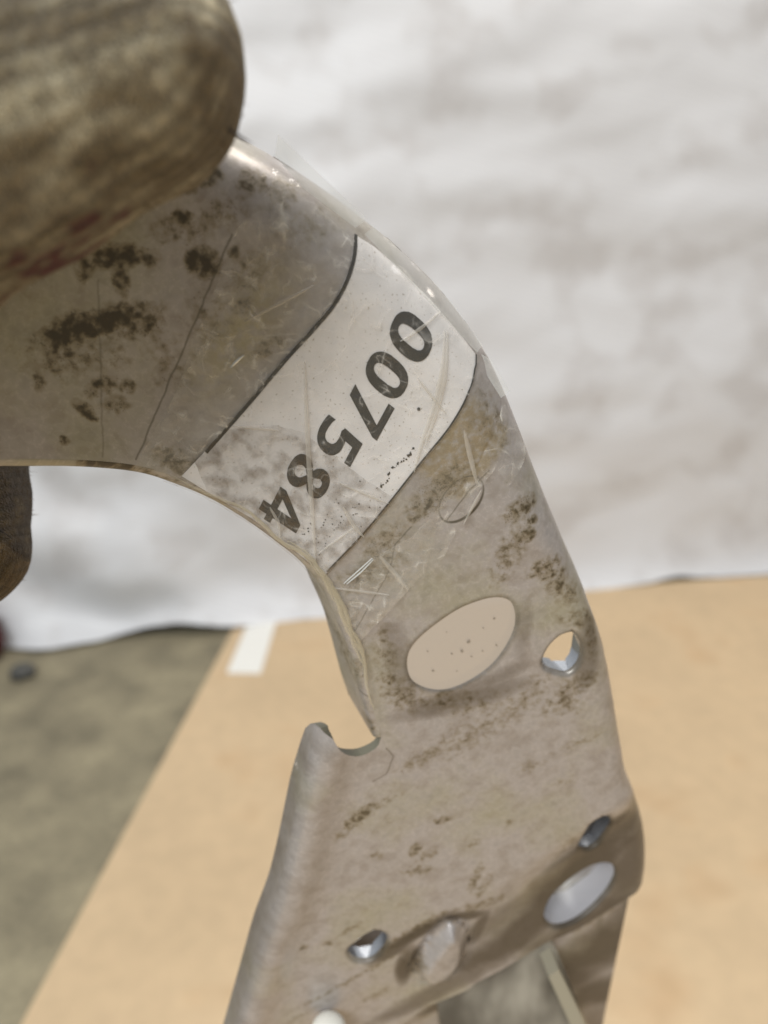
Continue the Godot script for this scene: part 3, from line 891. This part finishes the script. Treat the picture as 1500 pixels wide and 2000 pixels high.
# a cloudy, creased film: colour with an alpha of base + folds + clouds
func film_image(col: Color, base: float, folds: float, clouds: float, seed_: int) -> ImageTexture:
	var n0 := noise_img(512, 0.006, seed_, 0, 2)
	var n1 := noise_img(512, 0.011, seed_ + 10, 0, 3)
	var n2 := noise_img(512, 0.02, seed_ + 20, 0, 4)
	var im := Image.create(512, 512, false, Image.FORMAT_RGBA8)
	for y in 512:
		for x in 512:
			var at := y * 512 + x
			var r0 := 1.0 - absf(n0[at] / 255.0 - 0.5) * 2.0
			var r1 := 1.0 - absf(n1[at] / 255.0 - 0.5) * 2.0
			var c := clampf(n2[at] / 255.0 - 0.42, 0.0, 1.0)
			var a := base + folds * (0.6 * pow(r0, 40.0) + 0.5 * pow(r1, 26.0)) * clampf(n2[at] / 255.0 * 2.4 - 0.7, 0.0, 1.0) + clouds * c
			im.set_pixel(x, y, Color(col.r, col.g, col.b, clampf(a, 0.0, 0.85)))
	return ImageTexture.create_from_image(im)


func dense(flat: Array, step: float) -> PackedVector2Array:
	var out := PackedVector2Array()
	for k in range(0, flat.size(), 2):
		var p := Vector2(flat[k], flat[k + 1])
		var q := Vector2(flat[(k + 2) % flat.size()], flat[(k + 3) % flat.size()])
		var n := maxi(1, roundi(p.distance_to(q) / step))
		for j in n: out.append(p.lerp(q, float(j) / n) + Vector2(rf() - 0.5, rf() - 0.5) * 0.35)
	return out


func one_sheet(called: String, ol: PackedVector2Array, step: float, lift: Callable, mat: Material, parent: Node) -> MeshInstance3D:
	var flat := mesh_flat(ol, [], PackedVector2Array(), step)
	var b := buf()
	for p in flat[0]:
		var e := 0.3
		var dx: Vector3 = surf(p + Vector2(e, 0), lift.call(p + Vector2(e, 0))) - surf(p - Vector2(e, 0), lift.call(p - Vector2(e, 0)))
		var dy: Vector3 = surf(p + Vector2(0, e), lift.call(p + Vector2(0, e))) - surf(p - Vector2(0, e), lift.call(p - Vector2(0, e)))
		vert(b, surf(p, lift.call(p)) * MM, dx.cross(dy).normalized(), p * 0.02)
	for k in range(0, flat[1].size(), 3): tri(b, flat[1][k], flat[1][k + 1], flat[1][k + 2])
	return put(called, arr_mesh([b], [mat]), parent)


func split_ink(b: Dictionary, q: Array, o: Vector2, rd: Vector2, ru: Vector2, depth: int):
	if depth > 0:
		var m := [(q[0] + q[1]) * 0.5, (q[1] + q[2]) * 0.5, (q[2] + q[0]) * 0.5]
		for t in [[q[0], m[0], m[2]], [m[0], q[1], m[1]], [m[2], m[1], q[2]], [m[0], m[1], m[2]]]: split_ink(b, t, o, rd, ru, depth - 1)
		return
	var s: int = b.v.size()
	for e in 3:
		var p: Vector2 = o + rd * q[e].x + ru * q[e].y
		vert(b, surf(p, 0.54) * MM, surf_normal(p))
	tri(b, s, s + 1, s + 2)


func blot(b: Dictionary, p: Vector2, r: float):
	var c := vert(b, surf(p, 0.57) * MM, surf_normal(p))
	for k in 7:
		var q := p + Vector2(r * (0.7 + 0.6 * rf()), 0).rotated(TAU * k / 7.0)
		vert(b, surf(q, 0.56) * MM, b.n[c])
	for k in 7: tri(b, c, c + 1 + k, c + 1 + (k + 1) % 7)


func blot_flat(b: Dictionary, p: Vector2, r: float, z: float):
	var c := vert(b, Vector3(p.x, p.y, z + 0.1) * MM, Vector3(0, 0, 1))
	for k in 7:
		var q := p + Vector2(r * (0.6 + 0.7 * rf()), 0).rotated(TAU * k / 7.0)
		vert(b, Vector3(q.x, q.y, z) * MM, Vector3(0, 0, 1))
	for k in 7: tri(b, c, c + 1 + k, c + 1 + (k + 1) % 7)


# ------------------------------------------------------------------ the gloved hand
func cam_point(x: float, y: float, d: float) -> Vector3:   # metres right, down and away as the photographer stands
	return Vector3(0, 0.70, 0) + Basis(Vector3(0.99756, -0.06634, 0.02156), Vector3(0.06976, 0.94874, -0.30826), Vector3(0.0, 0.30902, 0.95106)) * Vector3(x, -y, -d)


var bones: Array = []


func bone_dist(p: Vector3, k: int) -> float:
	var e: Array = bones[k]
	var a: Vector3 = e[0]
	var ab: Vector3 = e[1] - a
	var t := clampf((p - a).dot(ab) / ab.length_squared(), 0.0, 1.0)
	return p.distance_to(a + ab * t) - lerpf(e[2], e[3], t)


func field(p: Vector3, use: PackedInt32Array) -> float:
	var d := 1e9
	var k := 5.0
	for i in use:
		var e := bone_dist(p, i)
		var h := maxf(k - absf(d - e), 0.0) / k
		d = minf(d, e) - h * h * k * 0.25
	return d + 1.2 * dents.get_noise_3d(p.x * 1.1, p.y * 1.6, p.z * 1.6)


func make_glove():
	# joints in mm in camera-side axes, turned into the glove's own axes (x along the thumb)
	var j := {
		"t3": [Vector3(-0.0357, -0.0580, 0.1000), 17.3], "t2": [Vector3(-0.0500, -0.0508, 0.0985), 17.9], "t1": [Vector3(-0.0690, -0.0400, 0.0985), 18.8], "t0": [Vector3(-0.1000, -0.0240, 0.110), 21.0],
		"i3": [Vector3(-0.1010, 0.0095, 0.188), 14.0], "i2": [Vector3(-0.1080, -0.026, 0.200), 14.3], "i1": [Vector3(-0.1330, -0.062, 0.195), 15.0], "i0": [Vector3(-0.1480, -0.055, 0.158), 17.0],
		"m3": [Vector3(-0.1380, 0.012, 0.190), 14.0], "m2": [Vector3(-0.1430, -0.020, 0.203), 14.5], "m1": [Vector3(-0.1580, -0.048, 0.196), 15.5], "m0": [Vector3(-0.1660, -0.035, 0.160), 17.0],
		"r3": [Vector3(-0.1700, 0.022, 0.186), 13.0], "r2": [Vector3(-0.1740, -0.006, 0.198), 13.8], "r1": [Vector3(-0.1840, -0.028, 0.192), 14.5], "r0": [Vector3(-0.1830, -0.012, 0.162), 16.0],
		"p3": [Vector3(-0.1960, 0.034, 0.180), 11.5], "p2": [Vector3(-0.2000, 0.014, 0.188), 12.2], "p1": [Vector3(-0.2050, -0.004, 0.184), 13.0], "p0": [Vector3(-0.1980, 0.010, 0.160), 15.0],
		"w": [Vector3(-0.2250, 0.045, 0.130), 26.0], "f": [Vector3(-0.3300, 0.130, 0.120), 30.0]}
	var tip: Vector3 = cam_point(j.t3[0].x, j.t3[0].y, j.t3[0].z)
	var ax := (tip - cam_point(j.t1[0].x, j.t1[0].y, j.t1[0].z)).normalized()
	var zz := Vector3(0, 0.3, 0.95)
	zz = (zz - ax * zz.dot(ax)).normalized()
	var frame := Transform3D(Basis(ax, zz.cross(ax), zz), tip)
	var inv := frame.affine_inverse()
	var at := {}
	for k in j:
		var v: Vector3 = j[k][0]
		at[k] = [inv * cam_point(v.x, v.y, v.z) * 1000.0, j[k][1]]
	for c in ["t0 t1 t2 t3", "w i0 i1 i2 i3", "w m0 m1 m2 m3", "w r0 r1 r2 r3", "w p0 p1 p2 p3", "w t0", "f w", "t0 i0", "i0 m0", "m0 r0", "r0 p0"]:
		var q: PackedStringArray = c.split(" ")
		for k in q.size() - 1: bones.append([at[q[k]][0], at[q[k + 1]][0], at[q[k]][1], at[q[k + 1]][1]])
	# surface nets over the blocks that the surface passes through
	var h := 1.5
	var lo := Vector3(1e9, 1e9, 1e9)
	var hi := -lo
	for b in bones:
		for e in 2:
			lo = lo.min(b[e] - Vector3.ONE * (b[2 + e] + 6.0)); hi = hi.max(b[e] + Vector3.ONE * (b[2 + e] + 6.0))
	var nb := Vector3i(((hi - lo) / (h * 8.0)).ceil())
	var val := {}
	var cells := {}
	var verts := PackedVector3Array()
	var rad := h * 8.0 * 0.87
	for bz in nb.z:
		for by in nb.y:
			for bx in nb.x:
				var c := lo + (Vector3(bx, by, bz) + Vector3.ONE * 0.5) * h * 8.0
				var use := PackedInt32Array()
				var best := 1e9
				for k in bones.size():
					var d := bone_dist(c, k)
					best = minf(best, d)
					if d < rad + 9.0: use.append(k)
				if best > rad + 4.0 or best < -rad - 6.0: continue
				var s := PackedFloat32Array()
				s.resize(729)
				for z in 9:
					for y in 9:
						for x in 9:
							s[(z * 9 + y) * 9 + x] = field(lo + Vector3(bx * 8 + x, by * 8 + y, bz * 8 + z) * h, use)
				for z in 8:
					for y in 8:
						for x in 8:
							var b0 := (z * 9 + y) * 9 + x
							var corner := [s[b0], s[b0 + 1], s[b0 + 9], s[b0 + 10], s[b0 + 81], s[b0 + 82], s[b0 + 90], s[b0 + 91]]
							var neg := 0
							for k in 8: neg += 1 if corner[k] < 0.0 else 0
							if neg == 0 or neg == 8: continue
							var sum := Vector3.ZERO
							var cnt := 0
							for e in [[0, 1], [2, 3], [4, 5], [6, 7], [0, 2], [1, 3], [4, 6], [5, 7], [0, 4], [1, 5], [2, 6], [3, 7]]:
								var f0: float = corner[e[0]]
								var f1: float = corner[e[1]]
								if (f0 < 0.0) != (f1 < 0.0):
									var t := f0 / (f0 - f1)
									var p0 := Vector3(e[0] & 1, (e[0] >> 1) & 1, e[0] >> 2)
									var p1 := Vector3(e[1] & 1, (e[1] >> 1) & 1, e[1] >> 2)
									sum += p0.lerp(p1, t); cnt += 1
							var g := Vector3i(bx * 8 + x, by * 8 + y, bz * 8 + z)
							cells[g] = verts.size()
							val[g] = [corner[0] < 0.0, corner[1] < 0.0, corner[2] < 0.0, corner[4] < 0.0]
							verts.append(lo + (Vector3(g) + sum / cnt) * h)
	var b := buf()
	var nrm := PackedVector3Array()
	nrm.resize(verts.size())
	var tris := PackedInt32Array()
	for g in cells:
		var sgn: Array = val[g]
		for axis in 3:
			if sgn[0] == sgn[[1, 2, 3][axis]]: continue
			var u: Vector3i = [Vector3i(0, 1, 0), Vector3i(0, 0, 1), Vector3i(1, 0, 0)][axis]
			var w: Vector3i = [Vector3i(0, 0, 1), Vector3i(1, 0, 0), Vector3i(0, 1, 0)][axis]
			if not (cells.has(g - u) and cells.has(g - w) and cells.has(g - u - w)): continue
			var a: int = cells[g]
			var c: int = cells[g - u]
			var d: int = cells[g - u - w]
			var e: int = cells[g - w]
			var q := [a, c, d, e] if sgn[0] else [a, e, d, c]
			# outward normal
			var fn := (verts[q[2]] - verts[q[0]]).cross(verts[q[3]] - verts[q[1]])
			for k in q: nrm[k] += fn
			tris.append_array([q[0], q[2], q[1], q[0], q[3], q[2]])
	var wool := noise_img(256, 0.02, 41)
	# colours of the wool, linear: clean, greyed, grime with painted underside shade; red rubber on the pad
	var grime := FastNoiseLite.new()
	grime.seed = 51; grime.frequency = 0.045; grime.fractal_octaves = 4
	var flip := 0
	for k in verts.size():
		var n := nrm[k].normalized()
		vert(b, verts[k] * MM, n)
		var p := verts[k]
		var g := grime.get_noise_3d(p.x * 0.5, p.y * 1.3, p.z * 1.3)
		var f := grime.get_noise_3d(p.x * 1.8 + 50.0, p.y * 4.0, p.z * 4.0)
		var dirty := clampf(-0.10 + 0.7 * g + 0.9 * f + (1.1 if p.x > -75.0 else 0.0) * smoothstep(9.0, -12.0, p.y), 0.0, 1.0)  # grime noise, plus shade painted darker towards the thumb's underside
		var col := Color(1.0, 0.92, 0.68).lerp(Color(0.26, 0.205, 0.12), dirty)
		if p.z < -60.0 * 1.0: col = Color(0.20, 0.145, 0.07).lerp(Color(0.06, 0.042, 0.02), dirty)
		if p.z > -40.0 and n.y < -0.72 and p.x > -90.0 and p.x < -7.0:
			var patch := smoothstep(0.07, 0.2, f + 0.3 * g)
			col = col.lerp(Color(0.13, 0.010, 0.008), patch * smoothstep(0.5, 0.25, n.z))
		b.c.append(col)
	b.i = tris
	# check which way the faces run
	var t0 := tris[0]
	var cr := (verts[tris[1]] - verts[t0]).cross(verts[tris[2]] - verts[t0])
	if cr.dot(nrm[t0]) > 0.0:
		for k in range(0, tris.size(), 3):
			var sw: int = b.i[k + 1]
			b.i[k + 1] = b.i[k + 2]
			b.i[k + 2] = sw
	# knit: rows of loops running along the thumb
	var kn := Image.create(512, 512, false, Image.FORMAT_L8)
	var alb := Image.create(512, 512, false, Image.FORMAT_RGB8)
	for y in 512:
		for x in 512:
			var wob := (wool[((y >> 1) & 255) * 256 + ((x >> 1) & 255)] / 255.0 - 0.5)
			var fuzz := wool[((y * 7) & 255) * 256 + ((x * 5) & 255)] / 255.0
			var ph := (y / 512.0) * 11.0 + wob * 0.35
			var rowv := 0.5 + 0.5 * cos(TAU * ph)
			var loop := 0.5 + 0.5 * cos(TAU * ((x / 512.0) * 9.0 + 0.5 * floorf(ph) + 0.6 * (ph - floorf(ph))))
			var fuzz2 := wool[((y * 13 + 40) & 255) * 256 + ((x * 9) & 255)] / 255.0
			var v := clampf(0.20 * rowv + 0.42 * loop * rowv + 0.8 * (fuzz - 0.35) + 0.4 * (fuzz2 - 0.3), 0.0, 1.0)
			kn.set_pixel(x, y, Color(v, v, v))
			var a := clampf(0.62 + 0.95 * v + 0.2 * (fuzz - 0.5), 0.0, 1.0)
			alb.set_pixel(x, y, Color(a, a * 0.985, a * 0.96))
	var m := paint(Color.WHITE, 0.95, 0.0, 0.25)
	m.vertex_color_use_as_albedo = true
	m.albedo_texture = ImageTexture.create_from_image(alb)
	m.uv1_triplanar = true
	m.uv1_scale = Vector3.ONE * (1.0 / 0.026)
	m.uv1_triplanar_sharpness = 3.0
	m.heightmap_enabled = true
	m.heightmap_texture = ImageTexture.create_from_image(kn)
	m.heightmap_scale = 0.11
	m.rim_enabled = true
	m.rim = 0.5
	m.rim_tint = 0.6
	var glove := put("gloved_hand", arr_mesh([b], [m]))
	glove.transform = frame
	tag(glove, "hand in a dirty beige knit work glove gripping the bracket's upper end", "gloved hand")
	# loose fibres of the knit
	var fb := buf()
	for k in 4000:
		var at_v := int(rf() * (verts.size() - 1))
		var p := verts[at_v]
		if p.x < -70.0 and k % 3 != 0: continue
		if p.x < -150.0: continue
		var n: Vector3 = b.n[at_v]
		var side := Vector3(rf() - 0.5, rf() - 0.5, rf() - 0.5)
		hair(fb, p - n * 0.3, n + side * 1.3, 1.2 + 2.8 * rf() * rf(), 0.08 + 0.03 * rf(), side * 1.5)
	var fm := paint(Color(0.40, 0.32, 0.2), 0.9)
	var fo := put("loose_fibre", arr_mesh([fb], [fm]), glove)
	fo.set_meta("kind", "stuff")
	# two dark burrs caught in the wool
	for s in [[Vector3(-0.0216, -0.0510, 0.1010), Vector3(0.9, 0.55, 0.0)], [Vector3(-0.0912, 0.0035, 0.1800), Vector3(0.9, 0.6, 0.0)]]:
		var bb := buf()
		var v: Vector3 = s[0]
		var d: Vector3 = s[1]
		var p0 := inv * cam_point(v.x, v.y, v.z) * 1000.0
		var p1 := inv * cam_point(v.x + d.x * 0.001, v.y + d.y * 0.001, v.z) * 1000.0
		hair(bb, p0, (p1 - p0).normalized(), 5.0, 0.35, Vector3(0.2, -0.3, 0))
		put("burr", arr_mesh([bb], [paint(Color(0.13, 0.10, 0.07), 0.8)]), glove)


func hair(b: Dictionary, p: Vector3, dir: Vector3, long: float, r: float, curl: Vector3):
	var d := dir.normalized()
	var s0: int = b.v.size()
	for k in 4:
		var u := d.cross(Vector3(0.31, 0.77, 0.55)).normalized()
		var w := d.cross(u)
		var rr := r * (1.0 - 0.28 * k)
		for e in 3:
			var o := u * cos(TAU * e / 3.0) + w * sin(TAU * e / 3.0)
			vert(b, (p + o * rr) * MM, o)
		p += d * long / 3.0
		d = (d + curl * 0.3).normalized()
	for k in 3:
		for e in 3:
			var a := s0 + k * 3 + e
			var c := s0 + k * 3 + (e + 1) % 3
			tri(b, a, c, a + 3); tri(b, c, c + 3, a + 3)


# ------------------------------------------------------------------ floor, card, tarp
func make_setting():
	# concrete floor
	var f0 := noise_img(512, 0.008, 61)
	var f1 := noise_img(512, 0.05, 62)
	var f2 := noise_img(512, 0.3, 63, 0, 2)
	var im := Image.create(1024, 1024, false, Image.FORMAT_RGB8)
	for y in 1024:
		for x in 1024:
			var a := f0[((y >> 1) & 511) * 512 + ((x >> 1) & 511)] / 255.0 - 0.5
			var b := f1[(y & 511) * 512 + (x & 511)] / 255.0 - 0.5
			var c := f2[(y & 511) * 512 + (x & 511)] / 255.0
			var t := 1.0 + 0.35 * a + 0.16 * b + 0.10 * (c - 0.5)
			var col := Color(0.515 * t, 0.485 * t, 0.40 * t)
			if c > 0.80: col = col.lerp(Color(0.72, 0.70, 0.62), (c - 0.80) * 4.0)
			if c < 0.17: col = col.lerp(Color(0.25, 0.23, 0.19), (0.17 - c) * 4.0)
			im.set_pixel(x, y, col)
	var conc := paint(Color.WHITE, 0.8)
	conc.albedo_texture = ImageTexture.create_from_image(im)
	conc.uv1_triplanar = true
	conc.uv1_world_triplanar = true
	conc.uv1_scale = Vector3.ONE * 1.6
	var fl := BoxMesh.new()
	fl.size = Vector3(9, 0.1, 9)
	fl.material = conc
	var floor_ := put("floor", fl)
	floor_.position = Vector3(0, -0.05, -1.5)
	floor_.set_meta("kind", "structure")
	tag(floor_, "bare grey-green concrete floor at the lower left", "", "", "structure")
	# dark backing added behind the tarp, so the gap under its hem stays dark
	var wm := BoxMesh.new()
	wm.size = Vector3(8, 2.4, 0.1)
	wm.material = paint(Color(0.30, 0.29, 0.26), 0.9)
	var dark_backing := put("dark_backing", wm)
	dark_backing.position = Vector3(0.02, 1.2, -1.72)
	dark_backing.rotation.y = 0.066
	tag(dark_backing, "added dark backing hidden behind the white tarp, keeps the hem gap dark", "", "", "structure")

	# kraft card on the floor
	var k0 := noise_img(512, 0.006, 71)
	var k1 := noise_img(512, 0.05, 72)
	var ki := Image.create(512, 512, false, Image.FORMAT_RGB8)
	for y in 512:
		for x in 512:
			var a := k0[y * 512 + x] / 255.0 - 0.5
			var b := k1[y * 512 + x] / 255.0 - 0.5
			var t := 1.0 + 0.06 * a + 0.05 * b
			var col := Color(0.795 * t, 0.70 * t, 0.565 * t)
			col = col.lerp(Color(0.66, 0.50, 0.34), clampf((a - 0.20) * 1.0, 0.0, 0.25))
			ki.set_pixel(x, y, col)
	var kraft := paint(Color.WHITE, 0.7)
	kraft.albedo_texture = ImageTexture.create_from_image(ki)
	kraft.uv1_triplanar = true
	kraft.uv1_scale = Vector3.ONE * 1.1
	var card := put("cardboard_sheet", slab([Vector2(-0.316, -1.536), Vector2(1.9, -1.479), Vector2(1.9, 0.6), Vector2(-0.49, 0.6)], 0.006, kraft))
	tag(card, "large flat sheet of brown card lying on the concrete floor", "cardboard sheet")
	card.position.y = 0.001
	var st := put("sticker", slab([Vector2(-0.297, -1.470), Vector2(-0.238, -1.463), Vector2(-0.243, -1.236), Vector2(-0.306, -1.246)], 0.0015, paint(Color(0.93, 0.93, 0.91), 0.5)), card)
	st.position.y = 0.0065
	st.set_meta("label", "white paper sticker near the card's far corner")

	# white tarp
	var fold := FastNoiseLite.new()
	fold.seed = 81; fold.frequency = 1.0; fold.fractal_octaves = 3; fold.fractal_gain = 0.42
	var hem := FastNoiseLite.new()
	hem.seed = 83; hem.frequency = 2.2
	var b := buf()
	var nx := 440
	var ny := 160
	var c0 := Vector3(-3.5, 0, -1.254)
	var dir := Vector3(0.9978, 0, -0.0661)
	var outw := Vector3(0.0661, 0, 0.9978)
	var P := func(i: float, k: float) -> Vector3:
		var u := 7.0 * i / nx
		var v := 2.3 * k / ny
		var x := u - 3.5
		# slanting soft folds, tighter towards the hem on the left
		var d := 0.030 * fold.get_noise_2d(x * 0.7 + v * 1.0, v * 1.7 - x * 0.55) + 0.007 * fold.get_noise_2d(40.0 + x * 1.6 + v * 1.6, v * 4.0 - x * 1.4)
		d += 0.011 * sin((v * 1.0 + x * 0.62) * 26.0 + 2.0 * fold.get_noise_2d(x * 2.0, v * 2.0)) * smoothstep(0.05, -0.55, x) * smoothstep(0.75, 0.1, v)
		var low := 0.006 + 0.006 * absf(hem.get_noise_1d(x * 2.0)) + 0.022 * exp(-pow((x + 0.43) / 0.10, 2.0)) + 0.010 * exp(-pow((x - 0.62) / 0.06, 2.0))
		d += 0.03 * exp(-v / 0.03)
		return c0 + dir * u + Vector3(0, low + v, 0) + outw * (d - 0.05 * v)
	for k in ny + 1:
		for i in nx + 1:
			var p: Vector3 = P.call(i, k)
			var n: Vector3 = (P.call(i + 0.5, k) - P.call(i - 0.5, k)).cross(P.call(i, k + 0.5) - P.call(i, k - 0.5)).normalized()
			vert(b, p, n, Vector2(7.0 * i / nx, 2.3 * k / ny))
	for lay in 1:
		for k in ny:
			for i in nx:
				var a: int = k * (nx + 1) + i
				tri(b, a, a + 1, a + nx + 1); tri(b, a + 1, a + nx + 2, a + nx + 1)
	var t0 := noise_img(512, 0.0075, 91, 0, 3)
	var t1 := noise_img(512, 0.03, 92)
	var ti := Image.create(1024, 1024, false, Image.FORMAT_RGB8)
	for y in 1024:
		for x in 1024:
			var a := t0[((y >> 1) & 511) * 512 + ((x >> 1) & 511)] / 255.0
			var c := t1[(y & 511) * 512 + (x & 511)] / 255.0
			var v := 0.86 - 0.04 * (sin(TAU * (y * 64.0 + x * 20.0) / 1024.0) * 0.2 + 0.2)
			var col := Color(v * 0.985, v * 0.993, v * 1.01)
			col = col.lerp(Color(0.70, 0.685, 0.68), clampf((a - 0.52) * 1.3, 0.0, 0.36) * (0.6 + 0.6 * c))  # grey clouds, soft fold shading painted into the colour
			col = col.lerp(Color(0.5, 0.43, 0.34), clampf((c - 0.90) * 5.0, 0.0, 0.4))
			ti.set_pixel(x, y, col)
	var tm := paint(Color.WHITE, 0.42, 0.0, 0.5)
	tm.albedo_texture = ImageTexture.create_from_image(ti)
	tm.uv1_scale = Vector3(1.25, 1.25, 1)
	var tarp := put("tarp", arr_mesh([b], [tm]))
	tag(tarp, "white creased plastic tarp hanging down to the floor behind everything", "tarp")

	# small things at the foot of the tarp, left
	var pebble := buf()
	pebble_shape(pebble, Vector3(0.024, 0.014, 0.02))
	var pb := put("stone_chip", arr_mesh([pebble], [paint(Color(0.33, 0.33, 0.32), 0.9)]))
	pb.position = Vector3(-0.70, 0.012, -1.30)
	tag(pb, "small grey stone chip on the concrete near the tarp's hem", "stone")
	var red := buf()
	pebble_shape(red, Vector3(0.05, 0.055, 0.05))
	var rd := put("rag", arr_mesh([red], [paint(Color(0.30, 0.03, 0.05), 0.7)]))
	rd.position = Vector3(-0.822, 0.045, -1.38)
	tag(rd, "dark red crumpled rag at the tarp's foot, cut by the left edge", "rag")


func pebble_shape(b: Dictionary, r: Vector3):
	var n := FastNoiseLite.new()
	n.seed = int(r.x * 10000.0); n.frequency = 0.9
	for k in 13:
		for i in 25:
			var a := TAU * i / 24.0
			var t := PI * k / 12.0
			var d := Vector3(sin(t) * cos(a), cos(t), sin(t) * sin(a))
			vert(b, d * r * (1.0 + 0.35 * n.get_noise_3dv(d * 1.4)), (d / r).normalized())
	for k in 12:
		for i in 24:
			var a := k * 25 + i
			tri(b, a, a + 1, a + 25); tri(b, a + 1, a + 26, a + 25)


func slab(poly: Array, h: float, mat: Material) -> ArrayMesh:
	var b := buf()
	var n := poly.size()
	var top := []
	for p in poly: top.append(Vector3(p.x, h, p.y))
	quad(b, top[0], top[1], top[2], top[3], Vector3.UP)
	quad(b, top[0] - Vector3(0, h, 0), top[1] - Vector3(0, h, 0), top[2] - Vector3(0, h, 0), top[3] - Vector3(0, h, 0), Vector3.DOWN)
	var mid: Vector3 = (top[0] + top[1] + top[2] + top[3]) * 0.25
	for k in n:
		var p: Vector3 = top[k]
		var q: Vector3 = top[(k + 1) % n]
		var o := (q - p).cross(Vector3.UP).normalized()
		if o.dot(p - mid) < 0.0: o = -o
		quad(b, p, q, q - Vector3(0, h, 0), p - Vector3(0, h, 0), o)
	return arr_mesh([b], [mat])
